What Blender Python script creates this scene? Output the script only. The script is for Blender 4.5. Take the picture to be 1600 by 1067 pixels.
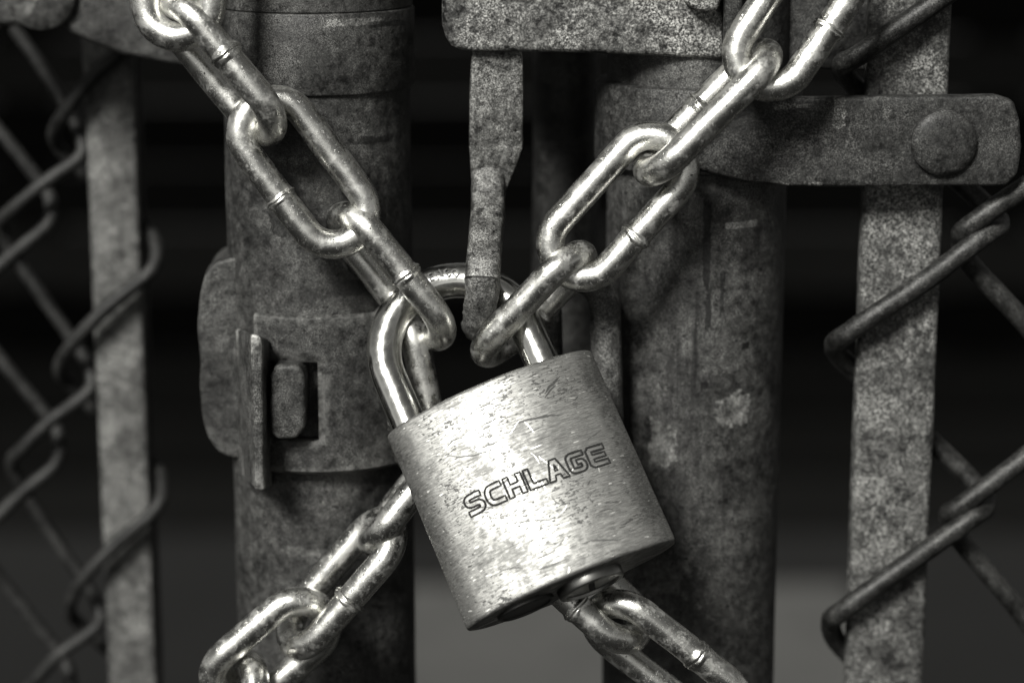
import bpy, bmesh, math, random
from mathutils import Vector, Matrix, noise
for o in list(bpy.data.objects): bpy.data.objects.remove(o)
random.seed(7)
S = bpy.context.scene
COL = S.collection
R = math.radians
MM = 0.001

# ------------------------------------------------------------------ camera
PITCH = R(13.0)
LENS = 80.0
FPX = LENS/36.0*1600.0
D = FPX*0.14                      # camera distance in mm: 0.14 mm per photo pixel in the focal plane
H0 = 1.0                          # the padlock hangs about a metre above the ground
cT, sT = math.cos(PITCH), math.sin(PITCH)
CAM = Vector((0, -D*cT, D*sT))    # mm, relative to the gate's origin
cam = bpy.data.cameras.new('camera'); cam.lens = LENS; cam.sensor_width = 36
cam.clip_start = 0.02; cam.clip_end = 400
camo = bpy.data.objects.new('camera', cam); COL.objects.link(camo)
camo.location = (CAM.x*MM, CAM.y*MM, CAM.z*MM + H0); camo.rotation_euler = (R(90)-PITCH, 0, 0)
cam.dof.use_dof = True; cam.dof.focus_distance = (D+6)*MM; cam.dof.aperture_fstop = 7.2
S.camera = camo
# ------------------------------------------------------------------ world, sun, exposure (bright overcast, light from behind-left above)
SUN_DIR = Vector((-0.34, -0.66, 0.61)).normalized()
w = bpy.data.worlds.new('World'); S.world = w; w.use_nodes = True
nt = w.node_tree; nt.nodes.clear()
sky = nt.nodes.new('ShaderNodeTexSky'); sky.sky_type = 'NISHITA'; sky.sun_disc = False
sky.sun_elevation = math.asin(SUN_DIR.z); sky.sun_rotation = math.atan2(SUN_DIR.x, SUN_DIR.y)
sky.air_density = 0.7; sky.dust_density = 0.7
bw = nt.nodes.new('ShaderNodeRGBToBW')
tint = nt.nodes.new('ShaderNodeVectorMath'); tint.operation = 'SCALE'; tint.inputs[0].default_value = (1.0, 0.995, 0.955)
bg = nt.nodes.new('ShaderNodeBackground'); bg.inputs['Strength'].default_value = 0.05
ow = nt.nodes.new('ShaderNodeOutputWorld')
nt.links.new(sky.outputs[0], bw.inputs[0]); nt.links.new(bw.outputs[0], tint.inputs['Scale'])
nt.links.new(tint.outputs[0], bg.inputs[0]); nt.links.new(bg.outputs[0], ow.inputs[0])
sl = bpy.data.lights.new('sun', 'SUN'); sl.energy = 4.6; sl.angle = R(18); sl.color = (1.0, 0.99, 0.95)
so = bpy.data.objects.new('sun', sl); COL.objects.link(so)
so.rotation_euler = SUN_DIR.to_track_quat('Z', 'Y').to_euler(); so.location = (-1, -2, 3)
S.view_settings.view_transform = 'Standard'; S.view_settings.look = 'None'
S.view_settings.exposure = 0.8; S.view_settings.gamma = 1.0; S.view_settings.use_curve_mapping = False
S.render.engine = 'CYCLES'; S.render.resolution_x = 1024; S.render.resolution_y = 682
try: S.cycles.sample_clamp_indirect = 4.0
except Exception: pass

# ------------------------------------------------------------------ geometry helpers (all lengths in mm until a mesh is made)
def ray(px, py):
    u = (px-800.0)/FPX; v = (533.5-py)/FPX
    return Vector((u, cT+v*sT, -sT+v*cT))
def P(px, py, Y):                 # where the sight line of a photo pixel meets the vertical plane y = Y
    d = ray(px, py); return CAM + d*((Y-CAM.y)/d.y)
def W(v): return Vector((v[0]*MM, v[1]*MM, v[2]*MM+H0))
def link_obj(name, me, mat, parent=None):
    o = bpy.data.objects.new(name, me); COL.objects.link(o)
    if mat is not None and not me.materials: me.materials.append(mat)
    if parent is not None:
        o.parent = parent
        o.matrix_parent_inverse = parent.matrix_basis.inverted()
    return o
def thing(name, label, cat, base, group=None):
    o = bpy.data.objects.new(name, None); COL.objects.link(o)
    o.location = W(base); o.empty_display_size = 0.01
    tag(o, label, cat, group); return o
def tag(o, label, cat=None, group=None, kind=None):
    if label: o['label'] = label
    if cat: o['category'] = cat
    if group: o['group'] = group
    if kind: o['kind'] = kind
    return o
def mesh(name, verts, faces, sharp=35):
    me = bpy.data.meshes.new(name)
    me.from_pydata([tuple(W(v)) for v in verts], [], faces); me.update()
    bm = bmesh.new(); bm.from_mesh(me); bmesh.ops.recalc_face_normals(bm, faces=bm.faces); bm.to_mesh(me); bm.free()
    me.shade_smooth()
    if sharp: me.set_sharp_from_angle(angle=R(sharp))
    return me
def cr(pts, n=8, closed=False):   # Catmull-Rom resampling
    P_ = [Vector(p) for p in pts]; m = len(P_); out = []
    rng = range(m) if closed else range(m-1)
    for i in rng:
        if closed: a, b, c, d = P_[(i-1) % m], P_[i], P_[(i+1) % m], P_[(i+2) % m]
        else: a, b, c, d = P_[max(i-1, 0)], P_[i], P_[i+1], P_[min(i+2, m-1)]
        for k in range(n):
            t = k/n
            out.append(0.5*((2*b)+(c-a)*t+(2*a-5*b+4*c-d)*t*t+(3*b-a-3*c+d)*t**3))
    if not closed: out.append(P_[-1])
    return out
def tube(pts, r, closed=False, seg=16, rfun=None, up=None, square=0.0):
    pts = [Vector(p) for p in pts]; n = len(pts); V = []; F = []
    tang = []
    for i in range(n):
        a = pts[(i-1) % n] if (closed or i > 0) else pts[i]
        b = pts[(i+1) % n] if (closed or i < n-1) else pts[i]
        tang.append((b-a).normalized())
    nrm = up.copy() if up else tang[0].orthogonal()
    for i in range(n):
        t = tang[i]
        nrm = (nrm - t*nrm.dot(t)).normalized(); bi = t.cross(nrm)
        ri = r if rfun is None else rfun(i/(n-1))*r
        for k in range(seg):
            a = 2*math.pi*k/seg
            q = 1.0+square*((abs(math.cos(a))**6+abs(math.sin(a))**6)**(-1/6)-1.0)
            V.append(pts[i]+(nrm*math.cos(a)+bi*math.sin(a))*ri*q)
    for i in range(n if closed else n-1):
        j = (i+1) % n
        for k in range(seg):
            k2 = (k+1) % seg
            F.append((i*seg+k, i*seg+k2, j*seg+k2, j*seg+k))
    if not closed:                # rounded ends
        for end, i0 in ((-1, 0), (1, n-1)):
            c = len(V); V.append(pts[i0]+tang[i0]*end*r*0.25)
            for k in range(seg):
                F.append((i0*seg+k, i0*seg+(k+1) % seg, c))
    return V, F
def rnd(poly, n=4): return [(p.x, p.y) for p in cr([(x, y, 0) for x, y in poly], n, True)]
def prism_mesh(name, poly, Y, depth, bevel=0.8, seg=3, sharp=40, slope=0.0):
    # outline in photo pixels, placed on the vertical plane y=Y and extruded away from the viewer
    fr = [P(x, y, Y) for x, y in poly]; n = len(fr)
    bk = [p+Vector((0, depth, 0)) for p in fr]
    me = bpy.data.meshes.new(name); bm = bmesh.new()
    vf = [bm.verts.new(W(p)) for p in fr]; vb = [bm.verts.new(W(p)) for p in bk]
    bm.faces.new(vf); bm.faces.new(vb[::-1])
    for i in range(n): bm.faces.new((vf[i], vb[i], vb[(i+1) % n], vf[(i+1) % n]))
    bmesh.ops.recalc_face_normals(bm, faces=bm.faces)
    if bevel:
        es = [e for e in bm.edges if e.calc_face_angle(0) > R(32)]
        bmesh.ops.bevel(bm, geom=es, offset=bevel*MM, segments=seg, profile=0.5, affect='EDGES', clamp_overlap=True)
    bm.to_mesh(me); bm.free(); me.shade_smooth(); me.set_sharp_from_angle(angle=R(sharp)); return me
def roughen(me, amp, scale, fine=0.0, cuts=0):
    if cuts:
        bm = bmesh.new(); bm.from_mesh(me)
        bmesh.ops.triangulate(bm, faces=bm.faces)
        for _ in range(cuts):
            es = [e for e in bm.edges if e.calc_length() > 2.2*MM]
            if es: bmesh.ops.subdivide_edges(bm, edges=es, cuts=1); bmesh.ops.triangulate(bm, faces=[f for f in bm.faces if len(f.verts) > 3])
        bm.to_mesh(me); bm.free()
    nr = [v.normal.copy() for v in me.vertices]
    for v, nn in zip(me.vertices, nr):
        q = Vector((v.co.x, v.co.y, v.co.z-H0))/MM
        v.co += nn*(noise.noise(q*scale)*amp + noise.noise(q*scale*4+Vector((9, 3, 1)))*fine)*MM
    me.update()
def pipe_mesh(name, ax, ay, r, z0, z1, seg=96, rings=2, wall=None, amp=0.0):
    V = []; F = []
    n = max(rings, 2)
    for i in range(n):
        z = z0+(z1-z0)*i/(n-1)
        for k in range(seg):
            a = 2*math.pi*k/seg
            p = Vector((ax+math.cos(a)*r, ay+math.sin(a)*r, z))
            if amp: p += Vector((math.cos(a), math.sin(a), 0))*noise.noise(p*0.06)*amp
            V.append(p)
    for i in range(n-1):
        for k in range(seg): F.append((i*seg+k, i*seg+(k+1) % seg, (i+1)*seg+(k+1) % seg, (i+1)*seg+k))
    F.append(tuple(range(seg))); F.append(tuple(range((n-1)*seg, n*seg)))
    return mesh(name, V, F)

# ------------------------------------------------------------------ materials
class NG:
    def __init__(s, name):
        m = bpy.data.materials.new(name); m.use_nodes = True; s.m = m; s.t = m.node_tree; s.t.nodes.clear()
        s.out = s.n('ShaderNodeOutputMaterial'); s.b = s.n('ShaderNodeBsdfPrincipled'); s.l(s.b.outputs[0], s.out.inputs[0])
        tc = s.n('ShaderNodeTexCoord'); s.obj = tc.outputs['Object']
    def n(s, k, **kw):
        x = s.t.nodes.new(k)
        for a, v in kw.items(): setattr(x, a, v)
        return x
    def l(s, a, b): s.t.links.new(a, b)
    def map(s, scale, rot=(0, 0, 0), loc=(0, 0, 0)):
        x = s.n('ShaderNodeMapping'); x.inputs['Scale'].default_value = scale if hasattr(scale, '__len__') else (scale,)*3
        x.inputs['Rotation'].default_value = rot; x.inputs['Location'].default_value = loc
        s.l(s.obj, x.inputs[0]); return x.outputs[0]
    def noise(s, per_mm, detail=3, rough=0.6, stretch=(1, 1, 1), rot=(0, 0, 0), loc=(0, 0, 0), dist=0.0):
        v = s.map(tuple(c*1000*per_mm for c in stretch), rot, loc)
        x = s.n('ShaderNodeTexNoise'); x.inputs['Scale'].default_value = 1.0; x.inputs['Detail'].default_value = detail
        x.inputs['Roughness'].default_value = rough; x.inputs['Distortion'].default_value = dist
        s.l(v, x.inputs['Vector']); return x.outputs['Fac']
    def ramp(s, fac, stops, interp='LINEAR'):
        r = s.n('ShaderNodeValToRGB'); r.color_ramp.interpolation = interp
        e = r.color_ramp.elements
        while len(e) < len(stops): e.new(0.5)
        for i, (p, c) in enumerate(stops):
            e[i].position = p; e[i].color = (c, c, c, 1)
        s.l(fac, r.inputs[0]); return r.outputs[0]
    def math(s, op, a, b=None, clamp=False):
        x = s.n('ShaderNodeMath', operation=op); x.use_clamp = clamp
        for i, v in enumerate((a, b)):
            if v is None: continue
            if isinstance(v, (int, float)): x.inputs[i].default_value = v
            else: s.l(v, x.inputs[i])
        return x.outputs[0]
    def mixf(s, f, a, b):
        x = s.n('ShaderNodeMix', data_type='FLOAT')
        for i, v in ((0, f), (2, a), (3, b)):
            if isinstance(v, (int, float)): x.inputs[i].default_value = v
            else: s.l(v, x.inputs[i])
        return x.outputs[0]
    def color(s, fac, tint=(1.0, 0.995, 0.95)):
        x = s.n('ShaderNodeVectorMath', operation='SCALE'); x.inputs[0].default_value = tint
        if isinstance(fac, (int, float)): x.inputs['Scale'].default_value = fac
        else: s.l(fac, x.inputs['Scale'])
        s.l(x.outputs[0], s.b.inputs['Base Color'])
    def setf(s, name, v):
        if isinstance(v, (int, float)): s.b.inputs[name].default_value = v
        else: s.l(v, s.b.inputs[name])
    def bump(s, h, strength, dist_mm):
        x = s.n('ShaderNodeBump'); x.inputs['Strength'].default_value = strength; x.inputs['Distance'].default_value = dist_mm*MM
        s.l(h, x.inputs['Height']); s.l(x.outputs[0], s.b.inputs['Normal'])

def rusty(name, lo, hi, metallic=0.35, rough=(0.45, 0.8), speck=0.9, streak=0.0, patch=0.0, bump=0.35, grain=1.6, seed=0.0, grit=0.9, wear_glint=0.0, wlo=0.52, whi=0.66, stains=()):
    """old galvanised steel: coarse mottling, fine grain, dark pits, optional run-down streaks and pale flaked patches"""
    lo *= 0.32; hi *= 0.90
    g = NG(name); L = (seed*.01, seed*.013, seed*.007)
    big = g.noise(0.09, 4, 0.6, loc=L); mid = g.noise(0.45, 5, 0.7, loc=L); fine = g.noise(grain, 3, 0.75, loc=L)
    v = g.math('ADD', g.math('MULTIPLY', big, 0.35), g.math('ADD', g.math('MULTIPLY', mid, 0.35), g.math('MULTIPLY', fine, 0.30)))
    c = g.ramp(v, [(0.40, lo), (0.50, lo*.6+hi*.4), (0.60, hi)])
    pit = g.ramp(g.noise(0.8, 2, 0.5, loc=(L[0]+.3, L[1], L[2])), [(0.27, 0.12), (0.36, 1.0)])
    c = g.math('MULTIPLY', c, g.mixf(speck, 1.0, pit))
    gr = g.ramp(g.noise(grain*2.2, 2, 0.8, loc=L), [(0.38, 1.0-grit), (0.5, 0.85), (0.64, 1.0+grit*1.6)])
    c = g.math('MULTIPLY', c, g.mixf(g.ramp(big, [(0.36, 0.45), (0.60, 1.0)]), 1.0, gr))
    blot = g.ramp(g.math('ADD', g.math('MULTIPLY', g.noise(0.14, 4, 0.65, loc=(L[0]+.2, L[1]+.1, L[2])), 0.8), g.math('MULTIPLY', mid, 0.2)), [(0.36, 0.5), (0.46, 1.0)])
    c = g.math('MULTIPLY', c, blot)
    if wear_glint:  # lightens convex edges: worn metal, plus a highlight painted on the flange
        ge = g.n('ShaderNodeNewGeometry')
        wm = g.math('MULTIPLY', g.ramp(ge.outputs['Pointiness'], [(wlo, 0.0), (whi, 1.0)]), g.ramp(mid, [(0.38, 0.2), (0.55, 1.0)]))
        c = g.math('ADD', c, g.math('MULTIPLY', wm, wear_glint))
    for (pos, sx, sz, gain) in stains:          # flaked patches and run marks, each where it sits on the post
        vm = g.n('ShaderNodeVectorMath', operation='SUBTRACT'); g.l(g.obj, vm.inputs[0]); vm.inputs[1].default_value = W(pos)
        sp3 = g.n('ShaderNodeSeparateXYZ'); g.l(vm.outputs[0], sp3.inputs[0])
        dx = g.math('ABSOLUTE', g.math('DIVIDE', sp3.outputs[0], sx*MM)); dz = g.math('ABSOLUTE', g.math('DIVIDE', sp3.outputs[2], sz*MM))
        d = g.math('ADD', g.math('MAXIMUM', dx, dz), g.math('MULTIPLY', g.math('SUBTRACT', g.noise(0.22, 5, 0.65, loc=L), 0.5), 2.2))
        pm = g.ramp(d, [(0.80, 1.0), (0.90 if gain > 1 else 1.0, 0.0)])
        c = g.math('MULTIPLY', c, g.mixf(pm, 1.0, gain))
    if streak:
        st = g.noise(0.16, 4, 0.65, stretch=(1.6, 1.6, 0.10), loc=L)
        st2 = g.noise(0.05, 2, 0.5, loc=(L[0], L[1]+.5, L[2]))
        stm = g.math('MULTIPLY', g.ramp(st, [(0.30, 1.0), (0.42, 0.0)]), g.ramp(st2, [(0.40, 0.0), (0.60, 1.0)]))
        c = g.math('MULTIPLY', c, g.mixf(g.math('MULTIPLY', stm, streak), 1.0, 0.22))
    if patch:
        vo = g.n('ShaderNodeTexVoronoi', feature='F1'); vo.inputs['Scale'].default_value = 1.0
        g.l(g.map(65), vo.inputs['Vector'])
        d = g.math('ADD', vo.outputs['Distance'], g.math('MULTIPLY', g.noise(0.5, 3, 0.6), 0.5))
        pm = g.ramp(d, [(0.455, 1.0), (0.47, 0.0)])
        sep = g.n('ShaderNodeSeparateColor'); g.l(vo.outputs['Color'], sep.inputs[0])
        pm = g.math('MULTIPLY', pm, g.ramp(sep.outputs[0], [(0.62, 0.0), (0.64, 1.0)]))
        c = g.math('ADD', c, g.math('MULTIPLY', g.math('MULTIPLY', pm, patch), g.math('ADD', 0.3, mid)))
    g.color(c)
    g.setf('Metallic', metallic); g.setf('Roughness', g.ramp(mid, [(0.35, rough[0]), (0.65, rough[1])]))
    g.setf('Specular IOR Level', 0.4)
    g.bump(g.math('ADD', g.math('MULTIPLY', fine, 0.5), g.math('ADD', g.math('MULTIPLY', mid, 0.8), g.math('MULTIPLY', pit, 0.35))), bump, 0.5)
    return g.m

def chain_steel(name, base, rust, seed=0.0):
    g = NG(name); L = (seed*.01, seed*.02, seed*.015)
    oi = g.n('ShaderNodeObjectInfo')
    mid = g.noise(0.30, 4, 0.65, loc=L); fine = g.noise(2.6, 3, 0.75, loc=L)
    big = g.noise(0.07, 2, 0.5, loc=L)
    spots = g.ramp(g.noise(1.5, 4, 0.65, stretch=(1, 1, 0.5), rot=(0, R(40), 0), loc=L), [(0.33, 1.0), (0.365, 0.0)])
    grime = g.ramp(g.math('ADD', g.math('MULTIPLY', mid, 0.55), g.math('MULTIPLY', fine, 0.45)), [(0.60-rust*0.22, 0.0), (0.76-rust*0.22, 1.0)])
    grime = g.math('MULTIPLY', grime, g.ramp(big, [(0.35, 0.25), (0.62, 1.0)]))
    dirt = g.math('MAXIMUM', grime, spots)
    g.color(g.mixf(dirt, g.mixf(fine, base*0.62, base*1.2), 0.045))
    g.setf('Metallic', g.mixf(dirt, 1.0, 0.35)); g.setf('Roughness', g.mixf(dirt, g.ramp(mid, [(0.32, 0.19), (0.68, 0.36)]), 0.75))
    g.bump(g.math('SUBTRACT', g.math('MULTIPLY', mid, 0.28), g.math('ADD', g.math('MULTIPLY', dirt, 0.30), g.math('MULTIPLY', fine, -0.26))), 0.40, 0.4)
    return g.m

M_CHAIN = chain_steel('bright_chain_steel', 0.66, 0.31)
M_CHAIN_OLD = chain_steel('weathered_chain_steel', 0.5, 0.5, 3)
M_POST_R = rusty('weathered_post', 0.022, 0.085, streak=1.0, grain=2.0, seed=1, stains=[(P(1145, 642, 30), 4.6, 4.2, 3.8), (P(1040, 692, 30), 3.6, 5.5, 3.0), (P(1020, 900, 30), 9, 6, 2.0),
    (P(1104, 395, 30), 0.9, 13, 0.25), (P(1106, 478, 30), 0.8, 6, 0.2), (P(1128, 460, 30), 0.6, 6, 0.35), (P(1160, 352, 30), 4.5, 0.8, 3.2), (P(1100, 600, 30), 0.9, 0.8, 0.15), (P(1166, 542, 30), 0.9, 0.8, 0.15)])
M_POST_L = rusty('weathered_pipe', 0.017, 0.08, grain=2.0, streak=0.4, seed=5, stains=[(P(425, 300, 28), 7, 4, 0.45), (P(470, 350, 28), 8, 2.5, 0.4), (P(400, 372, 28), 4, 3, 0.45), (P(575, 222, 28), 6, 0.9, 0.3),
    (P(550, 36, 26), 7, 0.9, 2.4), (P(600, 42, 26), 4, 0.7, 0.3), (P(430, 250, 28), 10, 1.0, 1.7), (P(500, 860, 28), 9, 1.3, 1.7), (P(560, 450, 28), 8, 2.0, 0.5)])
M_CLAMP = rusty('cast_clamp', 0.022, 0.08, grain=2.0, bump=0.5, seed=9, wear_glint=0.14)
M_CLAMP_GLINT = rusty('rubbed_highlit_clamp', 0.024, 0.10, bump=0.5, seed=11, wear_glint=0.4, wlo=0.508, whi=0.56)  # rubbed edges, brightened further to paint a highlight along the flange ridge
M_BLOCK = rusty('galvanised_casting', 0.03, 0.24, grain=0.9, bump=0.45, seed=14, grit=0.95)
M_STRAP = rusty('dark_strap_steel', 0.014, 0.058, seed=21, grain=1.3, stains=[(P(1312, 172, 25), 1.5, 4.5, 3.2), (P(1245, 166, 25), 5.5, 0.7, 2.6), (P(1228, 289, 25), 1.0, 0.8, 3.0), (P(1272, 289, 25), 2.0, 0.6, 3.0), (P(1386, 178, 25), 0.9, 0.9, 2.5), (P(1500, 262, 25), 3.0, 0.5, 1.8)])
M_BAR = rusty('pale_tension_bar_zinc', 0.03, 0.17, speck=0.9, bump=0.5, grain=1.0, seed=27, grit=0.95)
M_BAR_L = rusty('dull_tension_bar_zinc', 0.05, 0.18, streak=0.4, seed=33)
M_WIRE = rusty('fence_wire_zinc', 0.02, 0.05, seed=40, speck=0.5, metallic=0.5, rough=(0.4, 0.6))
M_WIRE_L = rusty('dull_fence_wire_zinc', 0.016, 0.034, seed=42, speck=0.5, metallic=0.4, rough=(0.5, 0.7))
M_RING = rusty('rusted_link_iron', 0.02, 0.16, seed=45, bump=0.8)
M_PRONG = rusty('forged_prong_steel', 0.025, 0.22, seed=50, streak=0.5, bump=0.5, rough=(0.35, 0.7), metallic=0.6)

def shackle_steel():
    g = NG('polished_shackle_steel')
    f = g.noise(0.5, 3, 0.6); sp = g.ramp(g.noise(1.3, 2, 0.5), [(0.24, 1.0), (0.30, 0.0)])
    g.color(g.mixf(sp, g.mixf(f, 0.55, 0.72), 0.06)); g.setf('Metallic', 1.0)
    g.setf('Roughness', g.mixf(sp, g.ramp(f, [(0.35, 0.12), (0.7, 0.24)]), 0.6))
    g.bump(g.noise(0.15, 2, 0.5), 0.25, 0.5); return g.m
M_SHACKLE = shackle_steel()

def body_metal():
    g = NG('brushed_scratched_padlock_metal')
    br = g.noise(1.0, 4, 0.7, stretch=(0.30, 1, 7.0)); br2 = g.noise(1.0, 3, 0.7, stretch=(0.5, 1, 2.6), rot=(0, R(9), 0))
    cloud = g.noise(0.08, 3, 0.6); mott = g.noise(0.5, 5, 0.75)
    col = g.mixf(g.ramp(br,[(0.36,0.0),(0.64,1.0)]), 0.11, 0.36)
    # tarnished blotches and fine dirt
    tarn = g.ramp(g.math('ADD', g.math('MULTIPLY', cloud, 0.45), g.math('ADD', g.math('MULTIPLY', mott, 0.30), g.math('MULTIPLY', br2, 0.25))), [(0.47, 0.0), (0.56, 1.0)])
    pits = g.ramp(g.math('ADD', g.math('MULTIPLY', g.noise(1.5, 4, 0.65, stretch=(0.55, 1, 1.4), rot=(0, R(12), 0)), 0.60), g.math('MULTIPLY', cloud, 0.40)), [(0.405, 1.0), (0.43, 0.0)])
    # single scratches: two crossing sets of thin elongated cells
    def scr(rot, sc, th, loc):
        x = g.noise(1.0, 1, 0.4, stretch=(0.055*sc, 1, 1.7*sc), rot=(0, rot, 0), loc=loc)
        return g.ramp(x, [(th, 1.0), (th+0.035, 0.0)])
    s_dark = g.math('MAXIMUM', scr(R(-14), 0.8, 0.235, (.1, 0, .2)), scr(R(35), 0.9, 0.23, (.4, 0, .1)))
    s_lite = g.math('MAXIMUM', scr(R(62), 1.0, 0.22, (.2, 0, .7)), scr(R(-40), 1.1, 0.22, (.8, 0, .3)))
    sp_ = g.n('ShaderNodeSeparateXYZ'); g.l(g.obj, sp_.inputs[0]); wob = g.math('MULTIPLY', g.math('SUBTRACT', g.noise(0.25, 3, 0.6), 0.5), 1.2*MM)
    def seg(x0, z0, x1, z1, wd, bend=0.0):      # one scratch, in mm on the face
        L_ = math.hypot(x1-x0, z1-z0); ux, uz = (x1-x0)/L_, (z1-z0)/L_
        ax_ = g.math('SUBTRACT', sp_.outputs[0], x0*MM); az_ = g.math('SUBTRACT', sp_.outputs[2], z0*MM)
        al = g.math('ADD', g.math('MULTIPLY', ax_, ux), g.math('MULTIPLY', az_, uz))
        ac = g.math('ADD', g.math('SUBTRACT', g.math('MULTIPLY', az_, ux), g.math('MULTIPLY', ax_, uz)), wob)
        tt = g.math('DIVIDE', al, L_*MM)
        ac = g.math('SUBTRACT', ac, g.math('MULTIPLY', g.math('MULTIPLY', tt, g.math('SUBTRACT', 1.0, tt)), bend*4*MM))
        inside = g.math('MULTIPLY', g.math('GREATER_THAN', tt, 0.0), g.math('LESS_THAN', tt, 1.0))
        taper = g.math('MULTIPLY', g.math('MULTIPLY', tt, g.math('SUBTRACT', 1.0, tt)), 4.0)
        near = g.math('LESS_THAN', g.math('ABSOLUTE', ac), g.math('MULTIPLY', g.math('POWER', g.math('MAXIMUM', taper, 0.0), 0.5), wd*MM/2))
        return g.math('MULTIPLY', inside, near)
    rs = random.Random(4)
    for q in [(-14.5, 12.2, -4.5, 8.8, .32, -1.0), (-13.5, 13.4, -10, 14.5, .22, .3), (1.5, 12.0, 12, 10.6, .55, .2), (11.0, 16.0, 15.5, 18.8, .5, .2), (10.5, 15.0, 13.8, 17.4, .35, 0), (-6.5, -8.2, 1.2, -11.0, .25, .2), (4.5, -18.0, 13.5, -20.5, .28, .3), (3.5, -5.5, 5.8, -9.0, .22, -.9)]:
        s_dark = g.math('MAXIMUM', s_dark, seg(*q))
    for _ in range(16):
        x_ = rs.uniform(-19, 19); z_ = rs.uniform(-21, 21); a_ = rs.uniform(-.5, .5); l_ = rs.uniform(1.0, 4.5)
        s_dark = g.math('MAXIMUM', s_dark, seg(x_, z_, x_+l_*math.cos(a_), z_+l_*math.sin(a_), rs.uniform(.14, .34), rs.uniform(-.3, .3)))
    for _ in range(16):
        x_ = rs.gauss(0, 6); z_ = rs.gauss(0, 10); a_ = rs.uniform(.5, 2.2); l_ = rs.uniform(1.5, 6)
        s_lite = g.math('MAXIMUM', s_lite, seg(x_, z_, x_+l_*math.cos(a_), z_+l_*math.sin(a_), rs.uniform(.12, .26), rs.uniform(-.3, .3)))
    dk = g.math('MAXIMUM', g.math('MULTIPLY', tarn, 0.6), g.math('MAXIMUM', pits, s_dark))
    col = g.mixf(dk, col, 0.05); col = g.mixf(g.math('MULTIPLY', s_lite, 0.8), col, 0.88)
    g.color(col); g.setf('Metallic', g.mixf(dk, 1.0, 0.55))
    ro = g.mixf(br, 0.42, 0.55); ro = g.mixf(tarn, ro, 0.60); ro = g.mixf(s_lite, ro, 0.42); g.setf('Roughness', ro)
    h = g.math('ADD', g.math('MULTIPLY', br, 0.22), g.math('ADD', g.math('MULTIPLY', br2, 0.14), g.math('MULTIPLY', mott, 0.10)))
    h = g.math('SUBTRACT', h, g.math('MULTIPLY', g.math('MAXIMUM', pits, s_dark), 0.3))
    g.bump(h, 0.28, 0.35)
    return g.m
M_BODY = body_metal()
def plain(name, c, met, ro, sp=0.5):
    g = NG(name); g.color(g.mixf(g.noise(0.8, 3, 0.6), c*0.7, c*1.3)); g.setf('Metallic', met); g.setf('Roughness', ro); g.setf('Specular IOR Level', sp); return g.m
M_GROOVE = plain('dark_groove', 0.012, 0.0, 0.8, 0.2)  # near-black colour of the letter outlines and the keyway
M_PLUG = plain('plug_steel', 0.2, 1.0, 0.3)
M_DARKMETAL = plain('blackened_metal', 0.03, 0.6, 0.5)

# ------------------------------------------------------------------ the setting: ground, path, dark board wall far behind
def sheet(name, x0, x1, y0, y1, z, mat):
    me = bpy.data.meshes.new(name); me.from_pydata([(x0, y0, z), (x1, y0, z), (x1, y1, z), (x0, y1, z)], [], [(0, 1, 2, 3)])
    o = link_obj(name, me, mat); o['kind'] = 'structure'; return o
def soil(name, a, b, sc):
    g = NG(name)
    n1 = g.noise(sc, 5, 0.6); n2 = g.noise(sc*14, 3, 0.6)
    g.color(g.mixf(g.math('ADD', g.math('MULTIPLY', n1, 0.6), g.math('MULTIPLY', n2, 0.4)), a, b)); g.setf('Roughness', 0.95); g.setf('Specular IOR Level', 0.2)
    g.bump(n2, 0.4, 8); return g.m
ground = sheet('ground', -40, 40, -40, 40, 0.0, soil('dark_soil', 0.001, 0.008, 0.004))
path = sheet('path', -0.16, 0.50, 0.9, 2.72, 0.004, soil('worn_concrete_path', 0.012, 0.09, 0.005))

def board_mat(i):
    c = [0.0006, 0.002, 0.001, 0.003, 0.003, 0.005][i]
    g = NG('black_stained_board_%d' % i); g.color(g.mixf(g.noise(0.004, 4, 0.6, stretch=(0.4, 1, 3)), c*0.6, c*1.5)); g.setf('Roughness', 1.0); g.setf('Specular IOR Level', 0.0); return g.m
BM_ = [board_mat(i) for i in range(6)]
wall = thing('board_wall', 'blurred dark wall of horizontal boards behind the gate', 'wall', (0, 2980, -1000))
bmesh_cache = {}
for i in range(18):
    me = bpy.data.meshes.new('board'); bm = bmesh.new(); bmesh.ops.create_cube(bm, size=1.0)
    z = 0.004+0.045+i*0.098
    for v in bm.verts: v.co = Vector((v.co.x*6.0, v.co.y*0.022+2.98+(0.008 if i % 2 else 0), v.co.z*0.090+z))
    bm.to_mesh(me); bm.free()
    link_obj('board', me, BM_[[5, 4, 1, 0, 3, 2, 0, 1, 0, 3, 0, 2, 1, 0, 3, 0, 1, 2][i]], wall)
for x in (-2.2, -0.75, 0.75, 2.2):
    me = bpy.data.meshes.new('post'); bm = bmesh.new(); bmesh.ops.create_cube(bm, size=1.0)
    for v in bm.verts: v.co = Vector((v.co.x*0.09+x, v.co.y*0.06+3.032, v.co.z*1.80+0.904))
    bm.to_mesh(me); bm.free(); link_obj('post', me, BM_[0], wall)

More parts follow.
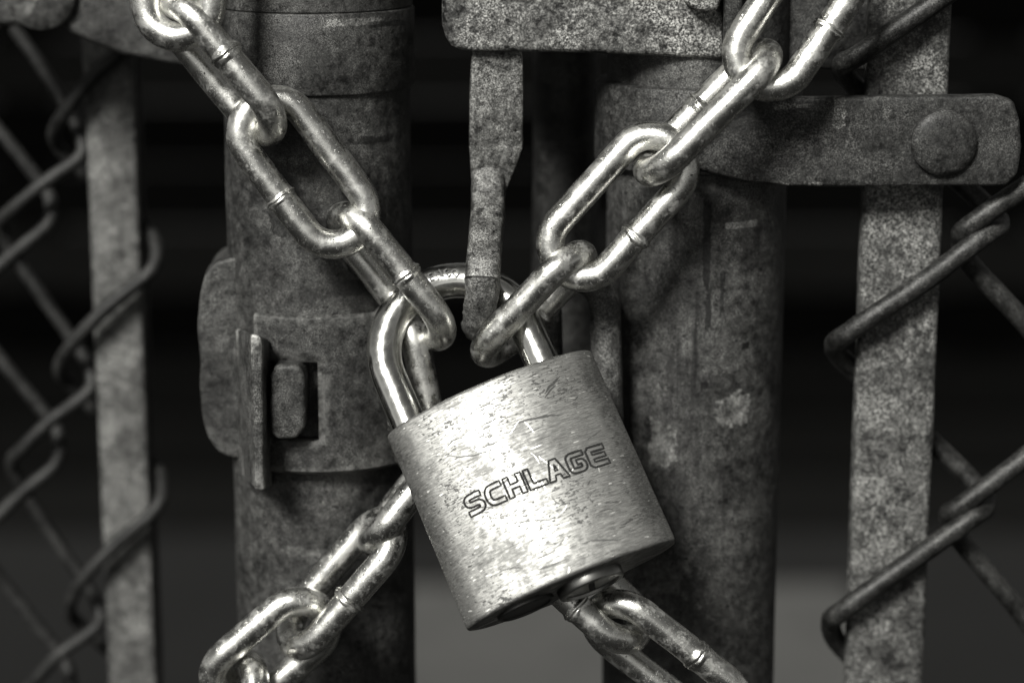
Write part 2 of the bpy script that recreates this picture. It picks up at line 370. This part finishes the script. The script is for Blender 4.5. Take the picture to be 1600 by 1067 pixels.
# ------------------------------------------------------------------ posts
ZB, ZT = -1000.0, 300.0
lp = P(498, 300, 48); LPX, LPY, LPR = lp.x, 48.0, 21.9
gl = thing('gate_post', 'weathered round steel pipe post on the left with a collar at its top', 'post', (LPX, LPY, ZB))
link_obj('pipe', pipe_mesh('pipe', LPX, LPY, LPR, ZB, ZT, rings=160, amp=0.25), M_POST_L, gl)
zf = P(498, 150, LPY-LPR).z
def sleeve(name, ax, ay, r0, r1, zb, zt, seg=96, edge=0.7):
    prof = [(r0, zb), (r1-edge, zb), (r1-edge*0.3, zb+edge*0.3), (r1, zb+edge), (r1, zt-edge), (r1-edge*0.3, zt-edge*0.3), (r1-edge, zt), (r0, zt)]
    V = []; F = []
    for k in range(seg):
        a = 2*math.pi*k/seg
        for r, z in prof: V.append((ax+math.cos(a)*r, ay+math.sin(a)*r, z))
    m = len(prof)
    for k in range(seg):
        k2 = (k+1) % seg
        for j in range(m): F.append((k*m+j, k2*m+j, k2*m+(j+1) % m, k*m+(j+1) % m))
    return mesh(name, V, F)
zs1 = P(498, 22, LPY-LPR).z
link_obj('collar', sleeve('collar', LPX, LPY, LPR-0.5, LPR+1.1, zf, zs1, edge=0.5), M_POST_L, gl)
link_obj('collar_rim', sleeve('collar_rim', LPX, LPY, LPR-0.5, LPR+0.7, zs1+0.15, zs1+60, edge=0.4), M_CLAMP, gl)

rp = P(1088, 300, 50); RPX, RPY, RPR = rp.x, 50.0, 21.3
gr = thing('gate_post', 'stained round steel pipe post right of the padlock with pale flaked patches', 'post', (RPX, RPY, ZB))
link_obj('pipe', pipe_mesh('pipe', RPX, RPY, RPR, ZB, ZT, rings=160, amp=0.2), M_POST_R, gr)

# ------------------------------------------------------------------ clamp on the left post
cl = thing('post_clamp', 'cast metal clamp with flange and nut around the left post', 'clamp', (LPX, LPY, P(498, 745, 22).z))
CR0, CR1 = LPR+0.15, LPR+4.8
zt_, zb_ = P(498, 494, LPY-CR1).z, P(498, 742, LPY-CR1).z
hx0, hx1 = P(412, 600, LPY-CR1).x, P(497, 600, LPY-CR1).x
hz0, hz1 = P(460, 690, LPY-CR1).z, P(460, 566, LPY-CR1).z
def ang(x): return math.acos(max(-1, min(1, (x-LPX)/CR1)))
a_h0, a_h1 = ang(hx0), ang(hx1)      # left, right edge of the window (angle falls to the right)
a_s = ang(P(396, 600, LPY-CR1).x)      # the plate starts at the flange
angs = [a_s] + [a_s+(a_h0-a_s)*i/4 for i in range(1, 5)] + [a_h0+(a_h1-a_h0)*i/8 for i in range(1, 9)] + [a_h1*(1-i/14.0) for i in range(1, 15)]
zs = [zb_, zb_+0.8] + [zb_+0.8+(hz0-zb_-0.8)*i/4 for i in range(1, 5)] + [hz0+(hz1-hz0)*i/6 for i in range(1, 7)] + [hz1+(zt_-0.8-hz1)*i/4 for i in range(1, 5)] + [zt_]
bm = bmesh.new(); grid = {}
for i, a in enumerate(angs):
    for j, z in enumerate(zs):
        rr = CR1-(0.7 if j in (0, len(zs)-1) else 0)
        q = Vector((LPX+math.cos(a)*rr, LPY-math.sin(a)*rr, z))
        grid[i, j] = bm.verts.new(W(q))
for i in range(len(angs)-1):
    for j in range(len(zs)-1):
        am = (angs[i]+angs[i+1])/2; zm = (zs[j]+zs[j+1])/2
        if a_h1 < am < a_h0 and hz0 < zm < hz1: continue
        bm.faces.new((grid[i, j], grid[i+1, j], grid[i+1, j+1], grid[i, j+1]))
bmesh.ops.recalc_face_normals(bm, faces=bm.faces)
avg = sum((f.normal.y for f in bm.faces))
if avg > 0: bmesh.ops.reverse_faces(bm, faces=bm.faces)
me = bpy.data.meshes.new('band'); bm.to_mesh(me); bm.free(); me.shade_smooth(); me.set_sharp_from_angle(angle=R(40))
band = link_obj('band', me, M_CLAMP, cl)
so_ = band.modifiers.new('thick', 'SOLIDIFY'); so_.thickness = 4.5*MM; so_.offset = -1
me = prism_mesh('ear', rnd([(314, 445), (326, 420), (350, 406), (384, 412), (394, 480), (394, 600), (392, 700), (372, 716), (342, 706), (320, 672), (311, 610), (312, 560), (308, 500)]), 37, 20, 2.6, 4)
roughen(me, 0.35, 0.12, 0.12, cuts=4); link_obj('ear', me, M_CLAMP, cl)
fv = [[P(368, 512, 33), P(392, 520, 11), P(409, 526, 11), P(424, 532, 27)], [P(378, 745, 33), P(398, 764, 11), P(413, 767, 11), P(425, 760, 27)]]
me = bpy.data.meshes.new('flange'); bm = bmesh.new(); q0 = [bm.verts.new(W(p)) for p in fv[0]]; q1 = [bm.verts.new(W(p)) for p in fv[1]]
bm.faces.new(q0); bm.faces.new(q1[::-1])
for k in range(4): bm.faces.new((q0[k], q1[k], q1[(k+1) % 4], q0[(k+1) % 4]))
bmesh.ops.recalc_face_normals(bm, faces=bm.faces); bmesh.ops.bevel(bm, geom=bm.edges[:], offset=0.8*MM, segments=3, profile=0.5, affect='EDGES', clamp_overlap=True)
bm.to_mesh(me); bm.free(); me.shade_smooth(); me.set_sharp_from_angle(angle=R(40))
roughen(me, 0.2, 0.2, 0.1, cuts=3); link_obj('flange', me, M_CLAMP_GLINT, cl)
me = prism_mesh('nut', [(422, 588), (430, 572), (464, 570), (477, 586), (476, 668), (464, 686), (434, 688), (422, 676)], 16, 12, 1.0, 3)
roughen(me, 0.25, 0.25, 0.12, cuts=3); link_obj('nut', me, M_CLAMP, cl)
me = prism_mesh('rear_lug', [(588, 684), (612, 676), (617, 724), (596, 734)], 40, 8, 1.2, 3); link_obj('rear_lug', me, M_CLAMP, cl)

# ------------------------------------------------------------------ right strap round the right post
st = thing('hinge_strap', 'flat dark steel strap with round bolt head clasping the right post', 'strap', (RPX, RPY, P(1100, 290, 26).z))
zt2, zb2 = P(1088, 140, 27).z, P(1088, 274, 27).z
link_obj('collar', sleeve('collar', RPX, RPY, RPR+0.1, RPR+3.0, zb2, zt2, edge=0.9), M_STRAP, st)
me = prism_mesh('plate', [(1085, 142), (1130, 150), (1200, 154), (1330, 152), (1470, 150), (1556, 150), (1584, 158), (1594, 190), (1597, 230), (1590, 272), (1572, 290), (1480, 292), (1360, 293), (1230, 292), (1160, 285), (1105, 270), (1080, 262)], 24.8, 4.5, 0.9, 3)
roughen(me, 0.3, 0.06, 0.08, cuts=3); link_obj('plate', me, M_STRAP, st)
bc = P(1476, 224, 23.2); brad = 7.4
V = []; F = []; seg = 48
prof = [(brad, 2.2), (brad, 0.9), (brad-0.5, 0.35), (brad-1.4, 0.0), (brad*0.5, -0.35), (0.01, -0.5)]
for r_, dy in prof:
    for k in range(seg):
        a = 2*math.pi*k/seg; V.append(bc+Vector((math.cos(a)*r_, dy-0.6, math.sin(a)*r_)))
for j in range(len(prof)-1):
    for k in range(seg): F.append((j*seg+k, j*seg+(k+1) % seg, (j+1)*seg+(k+1) % seg, (j+1)*seg+k))
link_obj('bolt_head', mesh('bolt_head', V, F), M_STRAP, st)

# ------------------------------------------------------------------ fork latch: casting at the top, prong hanging from it
fk = thing('fork_latch', 'speckled galvanised latch casting with a forged prong hanging into the shackle', 'latch', P(760, 90, 30))
me = prism_mesh('housing', [(688, -120), (1131, -120), (1131, 93), (1060, 90), (960, 86), (860, 82), (740, 82), (712, 79), (697, 66), (689, 40)], 27, 26, 3.0, 5)
roughen(me, 0.35, 0.05, 0.1, cuts=4); link_obj('housing', me, M_BLOCK, fk)
me = prism_mesh('side_cheek', [(1133, -120), (1375, -120), (1372, 112), (1300, 110), (1220, 104), (1160, 101), (1133, 98)], 44, 10, 1.2, 3)
roughen(me, 0.3, 0.05, 0.1, cuts=3); link_obj('side_cheek', me, M_STRAP, fk)
me = prism_mesh('rib', [(1130, -120), (1162, -120), (1160, 80), (1150, 101), (1132, 103)], 24, 8, 1.0, 3); link_obj('rib', me, M_STRAP, fk)
me = prism_mesh('nut', [(1068, -50), (1127, -50), (1127, 8), (1118, 21), (1088, 17), (1070, 6)], 22, 8, 1.2, 3); roughen(me, 0.25, 0.2, 0.1, cuts=3); link_obj('nut', me, M_BLOCK, fk)
me = prism_mesh('prong_shank', [(738, 40), (816, 40), (818, 120), (817, 232), (806, 262), (790, 300), (738, 300), (733, 230), (734, 140)], 30, 9, 0.6, 2)
roughen(me, 0.16, 0.10, 0.06, cuts=4); link_obj('prong_shank', me, M_PRONG, fk)
pp = [P(764, 265, 34), P(763, 320, 29), P(759, 370, 22), P(756, 410, 16.0), P(754, 440, 13.5)]
V, F = tube(cr(pp, 8), 3.9, seg=40, up=Vector((1, 0, 0)), square=0.8); me = mesh('prong', V, F); roughen(me, 0.15, 0.12, 0.08, cuts=0); link_obj('prong', me, M_PRONG, fk)
pp = [P(754, 428, 14), P(752, 470, 14.5), P(749, 500, 18), P(748, 512, 24)]
V, F = tube(cr(pp, 8), 3.95, seg=24, rfun=lambda t: 1.0-0.12*t); me = mesh('prong_tip', V, F); roughen(me, 0.5, 0.3, 0.3); link_obj('prong_tip', me, M_RING, fk)

dp = P(884, 300, 85)
link_obj('rear_prong', pipe_mesh('rear_prong', dp.x, 85, 8.4, P(884, 690, 85).z, P(884, -60, 85).z, rings=40, amp=0.15), M_STRAP, fk)

# ------------------------------------------------------------------ strap at top left, on the far gate leaf
ts = thing('tension_band', 'blurred steel band with bolt at the top left corner', 'band', P(200, 60, 78))
me = prism_mesh('plate', [(-80, -160), (390, -160), (390, 112), (310, 107), (250, 98), (190, 86), (140, 68), (108, 52), (92, 36), (40, 40), (-80, 40)], 74, 6, 1.5, 3)
roughen(me, 0.3, 0.05, 0.1, cuts=3); link_obj('plate', me, M_CLAMP, ts)
bc = P(62, -8, 72); brad = 8.6; V = []; F = []
for r_, dy in prof:
    for k in range(seg):
        a = 2*math.pi*k/seg; V.append(bc+Vector((math.cos(a)*r_*brad/7.4, dy-0.6, math.sin(a)*r_*brad/7.4)))
for j in range(len(prof)-1):
    for k in range(seg): F.append((j*seg+k, j*seg+(k+1) % seg, (j+1)*seg+(k+1) % seg, (j+1)*seg+k))
link_obj('bolt_head', mesh('bolt_head', V, F), M_CLAMP, ts)

# ------------------------------------------------------------------ chain-link fence panels
def bar(name, px0, px1, py, Y, t, mat, parent, bev=1.2):
    a = P(px0, py, Y); b = P(px1, py, Y)
    me = bpy.data.meshes.new(name); bm = bmesh.new(); bmesh.ops.create_cube(bm, size=1.0)
    for v in bm.verts:
        v.co = W((((a.x+b.x)/2)+v.co.x*(b.x-a.x), Y+t/2+v.co.y*t, -100+v.co.z*600))
    bmesh.ops.bevel(bm, geom=[e for e in bm.edges if abs((e.verts[0].co-e.verts[1].co).z) > 0.1], offset=bev*MM, segments=4, profile=0.5, affect='EDGES')
    bmesh.ops.subdivide_edges(bm, edges=[e for e in bm.edges if abs((e.verts[0].co-e.verts[1].co).z) > 0.1], cuts=200)
    bm.to_mesh(me); bm.free(); me.shade_smooth(); me.set_sharp_from_angle(angle=R(50))
    roughen(me, 0.22, 0.05, 0.0)
    return link_obj(name, me, mat, parent)
YL = 108.0
fl = thing('chain_link_fence', 'out of focus wire mesh fence with tension bar at the left edge', 'fence', P(180, 1060, YL))
bar('tension_bar', 147, 224, 533, YL, 5.0, M_BAR_L, fl)
bar('frame_edge', 206, 232, 533, YL+9, 5.0, M_STRAP, fl)
def lean(x, y): return x + (y-590)*0.036*(800-x)/650.0
def weave(parent, xr, yr, xl, yl, per, Y, rad, front, back, k0, k1, mat, right=False):
    pts = []
    for k in range(k0, k1):
        def A(x, y, d): pts.append(P(lean(x, y)+random.uniform(-4, 4), y+random.uniform(-4, 4), Y+d+random.uniform(-.4, .4)))
        y0 = yr+per*k; y1 = yl+per*k
        A(xr, y0, 0.3*(front+back)); A(xr-(xr-xl)*(.09 if right else .07), y0+(y1-y0)*(.12 if right else .22), front*(.9 if right else .7))
        A(xr-(xr-xl)*0.5, (y0+y1)/2, front); A(xl+(xr-xl)*(.09 if right else .14), y1-(y1-y0)*(.11 if right else .2), front*.9)
        A(xl, y1, 0.3*(front+back)); y2 = yr+per*(k+1)
        A(xl+(xr-xl)*0.10, y1+(y2-y1)*0.16, back*0.8); A((xr+xl)/2, (y1+y2)/2, back); A(xr-(xr-xl)*0.10, y2-(y2-y1)*0.14, back*0.8)
    V, F = tube(cr(pts, 6), rad, seg=14)
    me = mesh('wire', V, F); roughen(me, 0.16, 0.25, 0.08)
    return link_obj('wire', me, mat, parent)
weave(fl, 250, 385, 96, 580, 370, YL, 1.85, -5.0, 9.0, -3, 4, M_WIRE_L)
weave(fl, 143, 588, 12, 722, 370, YL+3, 1.85, -3.5, 3.5, -4, 3, M_WIRE_L)
weave(fl, 92, 690, -45, 850, 370, YL+8, 1.85, -3.5, 3.5, -4, 3, M_WIRE_L)
YR = 36.0
fr_ = thing('chain_link_fence', 'wire mesh fence with wide pale tension bar at the right edge', 'fence', P(1400, 1060, YR))
bar('tension_bar', 1341, 1466, 533, YR, 6.0, M_BAR, fr_, 1.6)
weave(fr_, 1548, 785, 1306, 975, 435, YR, 2.45, -4.5, 9.0, -3, 2, M_WIRE, True)
weave(fr_, 1700, 640, 1490, 806, 435, YR, 2.45, -4.0, 4.0, -1, 2, M_WIRE, True)

# ------------------------------------------------------------------ padlock
TILT, ROLL, YAW = R(18.0), R(23.6), R(3.0)
cx = Vector((1, 0, 0)); cy = Vector((0, sT, cT)); cz = Vector((0, -cT, sT))     # camera right, up, towards the viewer
def campt(px, py, depth):      # mm from the pixel on a plane at a given distance beyond the focal plane
    k = (D+depth)/FPX
    return CAM + cx*((px-800)*k) + cy*((533.5-py)*k) - cz*(D+depth)
Rl = Matrix.Rotation(ROLL, 3, 'Z') @ Matrix.Rotation(-TILT, 3, 'X') @ Matrix.Rotation(YAW, 3, 'Y')
def camvec(v): return cx*v.x + cy*v.y + cz*v.z
lx = camvec(Rl @ Vector((1, 0, 0))); lz = camvec(Rl @ Vector((0, 1, 0))); lf = camvec(Rl @ Vector((0, 0, 1)))   # right, up, front
T2 = 10.5
LC = campt(823, 745, -6) - lf*T2            # centre of the body
LM = Matrix(((lx.x, -lf.x, lz.x), (lx.y, -lf.y, lz.y), (lx.z, -lf.z, lz.z)))    # local x right, y back, z up
pad = bpy.data.objects.new('padlock', None); COL.objects.link(pad); pad.empty_display_size = 0.01
pad.matrix_world = Matrix.Translation(W(LC)) @ LM.to_4x4()
tag(pad, 'scratched brushed metal padlock tilted on the chain, engraved SCHLAGE', 'padlock')
def lmesh(name, verts, faces, sharp=35):
    me = bpy.data.meshes.new(name); me.from_pydata([(v[0]*MM, v[1]*MM, v[2]*MM) for v in verts], [], faces); me.update()
    bm = bmesh.new(); bm.from_mesh(me); bmesh.ops.recalc_face_normals(bm, faces=bm.faces); bm.to_mesh(me); bm.free()
    me.shade_smooth()
    if sharp: me.set_sharp_from_angle(angle=R(sharp))
    return me
def lpart(name, me, mat, parent=None):
    o = bpy.data.objects.new(name, me); COL.objects.link(o); me.materials.append(mat); o.parent = parent or pad; return o
HW, HH = 24.6, 23.8
def front_y(x):
    xa = abs(x)
    if xa <= 19.6: return -(T2-4.3*(xa/19.6)**2)
    return -(T2-4.3)
prf = []
for i in range(41):
    x = -19.6+39.2*i/40; prf.append((x, front_y(x)))
def bez(a, b, c, n):
    return [((1-t)**2*a[0]+2*t*(1-t)*b[0]+t*t*c[0], (1-t)**2*a[1]+2*t*(1-t)*b[1]+t*t*c[1]) for t in [(i+1)/n for i in range(n)]]
prf += bez((19.6, front_y(19.6)), (22.9, -4.7), (HW, -1.5), 10)
half = prf + [(HW, 0.0)]
right_half = half
full = right_half + [(x, -y) for x, y in reversed(right_half[:-1])]
# full now runs front-left .. front-right .. back-right .. back-left; add the left corner
lc1 = [(-x, y) for x, y in reversed(bez((19.6, front_y(19.6)), (22.9, -4.7), (HW, -1.5), 10))]
lc2 = [(-x, -y) for x, y in bez((19.6, front_y(19.6)), (22.9, -4.7), (HW, -1.5), 10)]
full = lc1 + right_half + [(x, -y) for x, y in reversed(prf)] + lc2 + [(-HW, 0.0)]
n = len(full); V = []; F = []
levels = [(-HH, 0.8), (-HH+0.12, 0.42), (-HH+0.4, 0.14), (-HH+0.8, 0.0)] + [(-HH+0.8+(2*HH-1.6)*i/30, 0.0) for i in range(1, 30)] + [(HH-0.8, 0.0), (HH-0.4, 0.14), (HH-0.12, 0.42), (HH, 0.8)]
for z, ins in levels:
    for x, y in full:
        sx = (HW-ins)/HW; sy = (T2-ins)/T2
        wob = noise.noise(Vector((x*0.12, y*0.12, z*0.12)))*0.10
        V.append((x*sx*(1+wob/HW), y*sy*(1+wob/T2), z))
for j in range(len(levels)-1):
    for i in range(n): F.append((j*n+i, j*n+(i+1) % n, (j+1)*n+(i+1) % n, (j+1)*n+i))
F.append(tuple(range(n))); F.append(tuple(range((len(levels)-1)*n, len(levels)*n)))
lpart('body', lmesh('body', V, F), M_BODY)
# shackle
SX, SR, WR, ZS = -2.75, 16.5, 4.0, 12.6
sp = [Vector((SX-SR, 0, HH-10)), Vector((SX-SR, 0, HH)), Vector((SX-SR, 0, HH+ZS*0.5))]
for i in range(33):
    a = math.pi-math.pi*i/32; sp.append(Vector((SX+math.cos(a)*SR, 0, HH+ZS+math.sin(a)*SR)))
sp += [Vector((SX+SR, 0, HH+ZS*0.5)), Vector((SX+SR, 0, HH)), Vector((SX+SR, 0, HH-10))]
V, F = tube(sp, WR, seg=32); shk = lpart('shackle', lmesh('shackle', V, F), M_SHACKLE)
# HARDENED stamped along the front of the arch
word = 'HARDENED'
for i, ch in enumerate(word):
    a = R(113.4 - i*6.6)
    cu = bpy.data.curves.new('stamped_letter', 'FONT'); cu.body = ch; cu.size = 2.9*MM; cu.extrude = 0.30*MM; cu.bevel_depth = 0.05*MM; cu.align_x = 'CENTER'; cu.align_y = 'CENTER'; cu.resolution_u = 3
    to = bpy.data.objects.new('tmp', cu); COL.objects.link(to)
    dg = bpy.context.evaluated_depsgraph_get(); me = bpy.data.meshes.new_from_object(to.evaluated_get(dg)); bpy.data.objects.remove(to)
    o = lpart('stamped_letter', me, M_DARKMETAL, shk)
    c = Vector((SX+math.cos(a)*(SR+0.3), -WR+0.12, HH+ZS+math.sin(a)*(SR+0.3)))
    o.matrix_local = Matrix.Translation(c*MM) @ Matrix.Rotation(-(math.pi/2-a), 4, 'Y') @ Matrix.Rotation(R(90), 4, 'X') @ Matrix.Diagonal((0.82, 1, 1, 1))
# engraved outline lettering
def chaikin(p, k=2):
    for _ in range(k):
        q = [p[0]]
        for a, b in zip(p[:-1], p[1:]):
            q += [(a[0]*.75+b[0]*.25, a[1]*.75+b[1]*.25), (a[0]*.25+b[0]*.75, a[1]*.25+b[1]*.75)]
        q.append(p[-1]); p = q
    return p
def cornered(p, r):                 # rounded corners of radius about r on an open polyline
    q = [p[0]]
    for a, b, c in zip(p[:-2], p[1:-1], p[2:]):
        va = Vector((a[0]-b[0], a[1]-b[1])); vc = Vector((c[0]-b[0], c[1]-b[1]))
        s0 = Vector(b)+va.normalized()*min(r, va.length*.49); s1 = Vector(b)+vc.normalized()*min(r, vc.length*.49)
        q.append(tuple(s0)); q += bez(tuple(s0), b, tuple(s1), 5)
    q.append(p[-1]); return q
def stroke(p, t):                   # outline of a thick polyline
    Lf = []; Rt = []
    for i in range(len(p)):
        a = Vector(p[max(i-1, 0)]); b = Vector(p[min(i+1, len(p)-1)]); d = (b-a).normalized(); nn = Vector((-d.y, d.x))
        Lf.append(tuple(Vector(p[i])+nn*t/2)); Rt.append(tuple(Vector(p[i])-nn*t/2))
    return Lf + Rt[::-1]
LW, LH, LT = 4.15, 4.75, 1.18
h_ = LT/2; w1, h1 = LW-h_, LH-h_; mid = LH/2
def letter(ch):
    if ch == 'S': return [stroke(cornered([(w1+.4, h1), (h_, h1), (h_, mid), (w1, mid), (w1, h_), (h_-.4, h_)], 1.15), LT)]
    if ch == 'C': return [stroke(cornered([(w1+.5, h1), (h_, h1), (h_, h_), (w1+.5, h_)], 1.5), LT)]
    if ch == 'G': return [stroke(cornered([(w1+.5, h1), (h_, h1), (h_, h_), (w1, h_), (w1, mid+.0), (LW*.52, mid+.0)], 0.9), LT*0.92)]
    if ch == 'L': return [[(0, LH), (LT, LH), (LT, LT), (LW, LT), (LW, 0), (0, 0)]]
    if ch == 'H':
        a = mid-LT*.45; b = mid+LT*.45
        return [[(0, 0), (0, LH), (LT, LH), (LT, b), (LW-LT, b), (LW-LT, LH), (LW, LH), (LW, 0), (LW-LT, 0), (LW-LT, a), (LT, a), (LT, 0)]]
    if ch == 'E':
        a = mid-LT*.42; b = mid+LT*.42
        return [[(0.7, 0), (0, 0.7), (0, LH-0.7), (0.7, LH), (LW, LH), (LW, LH-LT), (LT, LH-LT), (LT, b), (LW*.95, b), (LW*.95, a), (LT, a), (LT, LT), (LW, LT), (LW, 0)]]
    if ch == 'A':
        m = LW/2
        return [[(-.2, 0), (m-.75, LH), (m+.75, LH), (LW+.2, 0), (LW-1.25, 0), (LW-1.55, 1.15), (1.55, 1.15), (1.25, 0)], [(1.75, 2.1), (m, LH-1.15), (LW-1.75, 2.1)]]
TX0, TZ0, ADV = -14.6, -3.1, 4.74
for i, ch in enumerate('SCHLAGE'):
    VV = []; FF = []
    for loop in letter(ch):
        pts = []
        m = len(loop)
        for k in range(m):
            a, b = loop[k], loop[(k+1) % m]; ln = math.hypot(b[0]-a[0], b[1]-a[1]); q = max(1, int(ln/0.5))
            for s_ in range(q):
                t = s_/q; X = TX0+ADV*i+a[0]+(b[0]-a[0])*t; Z = TZ0+a[1]+(b[1]-a[1])*t-0.018*X
                pts.append(Vector((X, front_y(X)+0.06+noise.noise(Vector((X, Z, i)))*0.06, Z)))
        v, f = tube(pts, 0.29, closed=True, seg=8, up=Vector((0, 1, 0))); off = len(VV); VV += v; FF += [tuple(x+off for x in t_) for t_ in f]
    o = lpart('engraved_letter', lmesh('engraved_letter', VV, FF, 0), M_GROOVE); o['label'] = 'engraved outlined letter %s' % ch
# key plug and drain cap on the underside
def disc(x, y, zt, r, hgt, edge=0.4, seg=48, sy=0.92):
    pr = [(r+0.02, 0), (r, -hgt+edge), (r-edge*.3, -hgt+edge*.3), (r-edge, -hgt), (r-edge*2.2, -hgt), (r-edge*2.6, -hgt+edge*.9), (0.01, -hgt+edge*.9)]
    V = []; F = []
    for rr, z in pr:
        for k in range(seg):
            a = 2*math.pi*k/seg; V.append((x+math.cos(a)*rr, y+math.sin(a)*rr*sy, zt+z))
    for j in range(len(pr)-1):
        for k in range(seg): F.append((j*seg+k, j*seg+(k+1) % seg, (j+1)*seg+(k+1) % seg, (j+1)*seg+k))
    return lmesh('disc', V, F)
plug = lpart('key_plug', disc(4.0, 0.0, -HH+0.1, 7.6, 2.2, 0.6), M_PLUG)
def lbox(x0, x1, y0, y1, z0, z1):
    V = [(x, y, z) for x in (x0, x1) for y in (y0, y1) for z in (z0, z1)]
    return lmesh('keyway', V, [(0, 1, 3, 2), (4, 5, 7, 6), (0, 1, 5, 4), (2, 3, 7, 6), (0, 2, 6, 4), (1, 3, 7, 5)])
lpart('keyway', lbox(3.3, 4.7, -4.4, 4.0, -HH-1.75, -HH-1.4), M_GROOVE, plug)
lpart('bottom_cap', disc(-11.0, 0.0, -HH+0.1, 6.6, 0.9, 0.4), M_DARKMETAL)

# ------------------------------------------------------------------ chains
WRD, CW = 3.25, 15.0         # wire radius, distance between the two bars of a link
def chain_link(parent, A, B, roll, mat, weld=None, wr=WRD, cw=CW, weldbar=-1):
    """A, B: outermost wire centres of the two ends (mm); roll in degrees: 0 faces the viewer, 90 edge-on"""
    A = Vector(A); B = Vector(B); ax = (B-A).normalized(); L = (B-A).length
    mid_ = (A+B)/2; view = (CAM-mid_).normalized(); view = (view-ax*view.dot(ax)).normalized(); side = view.cross(ax).normalized()
    wd = side*math.cos(R(roll)) + view*math.sin(R(roll))
    rr = cw/2; hs = max(L/2-rr, 0.5); pts = []
    for i in range(10): pts.append(mid_+wd*rr+ax*(-hs+2*hs*i/10))
    for i in range(16):
        a = math.pi*i/16; pts.append(mid_+ax*(hs+math.sin(a)*rr)+wd*math.cos(a)*rr)
    for i in range(10): pts.append(mid_-wd*rr+ax*(hs-2*hs*i/10))
    for i in range(16):
        a = math.pi*i/16; pts.append(mid_-ax*(hs+math.sin(a)*rr)-wd*math.cos(a)*rr)
    V, F = tube(pts, wr, closed=True, seg=24, up=ax.cross(wd))
    me = mesh('link', V, F, 0); roughen(me, 0.14, 0.12, 0.03)
    o = link_obj('link', me, mat, parent)
    if weld is not None:        # upset ring left by the butt weld
        c = mid_+wd*rr*weldbar+ax*weld; wk = random.uniform(0.55, 1.5); wl = random.uniform(0.8, 1.35)
        V = []; F = []; sg = 28
        pf = [(-1.3, 0.985), (-0.75, 1.03), (-0.45, 1.13), (-0.12, 1.16), (0.0, 1.03), (0.12, 1.02), (0.25, 1.10), (0.6, 1.07), (1.4, 0.985)]
        u = wd; v_ = ax.cross(wd)
        for s_, q in pf:
            for k in range(sg):
                a = 2*math.pi*k/sg; d = u*math.cos(a)+v_*math.sin(a)
                nz = noise.noise(c*0.3+d*1.6+ax*s_*0.6)
                V.append(c+ax*(s_*wl+nz*0.5)+d*wr*(1+(q-1)*(wk if q > 1 else 1)+(0.16*nz*wk if q > 1 else 0)))
        for j in range(len(pf)-1):
            for k in range(sg): F.append((j*sg+k, j*sg+(k+1) % sg, (j+1)*sg+(k+1) % sg, (j+1)*sg+k))
        link_obj('weld_seam', mesh('weld_seam', V, F, 0), mat, o)
    return o
c1 = thing('chain', 'bright steel chain running from the top left down to the padlock shackle', 'chain', P(690, 530, 19))
chain_link(c1, P(296, -200, 17), P(274, 58, 13), 18, M_CHAIN)
chain_link(c1, P(266, 12, 18), P(424, 204, 14.5), 68, M_CHAIN, weld=-1.0, weldbar=1)
chain_link(c1, P(397, 166, 17.5), P(552, 372, 14.5), 0, M_CHAIN, weld=1.5, weldbar=-1)
chain_link(c1, P(535, 338, 19.5), P(686, 526, 18), 68, M_CHAIN, weld=1.2, weldbar=1)
c2 = thing('chain', 'bright steel chain running from the top right down to the padlock shackle', 'chain', P(770, 540, 18))
chain_link(c2, P(1318, -86, 16), P(1175, 128, 12), 0, M_CHAIN, weld=-1.0, weldbar=1)
chain_link(c2, P(1198, 84, 15), P(1012, 268, 13.5), 75, M_CHAIN, weld=0.0, weldbar=-1)
chain_link(c2, P(1053, 226, 15.5), P(877, 420, 14), 0, M_CHAIN, weld=2.0, weldbar=1)
chain_link(c2, P(908, 398, 16), P(762, 552, 19), 105, M_CHAIN, weld=2.0, weldbar=-1)
c3 = thing('chain', 'chain hanging from behind the padlock towards the bottom left corner', 'chain', P(380, 1060, 6))
chain_link(c3, P(614, 492, 27), P(662, 730, 22), 60, M_CHAIN_OLD)
chain_link(c3, P(735, 645, 20), P(580, 846, 11), 85, M_CHAIN_OLD)
chain_link(c3, P(612, 820, 11), P(455, 1000, 9), 58, M_CHAIN, weld=0.0, weldbar=1)
chain_link(c3, P(500, 950, 9), P(345, 1085, 7), -30, M_CHAIN)
chain_link(c3, P(392, 1040, 7), P(290, 1260, 4), 60, M_CHAIN)
c4 = thing('chain', 'chain emerging under the padlock towards the bottom right', 'chain', P(1150, 1060, 8))
chain_link(c4, P(898, 432, 34), P(906, 700, 30), 25, M_RING, wr=3.6)
chain_link(c4, P(915, 640, 22), P(858, 838, 8), 60, M_CHAIN_OLD)
chain_link(c4, P(801, 814, 3), P(994, 990, -3), -53, M_CHAIN, weld=4.3, weldbar=-1)
chain_link(c4, P(938, 950, -3), P(1146, 1114, -5), 48, M_CHAIN, weld=3.0, weldbar=1)
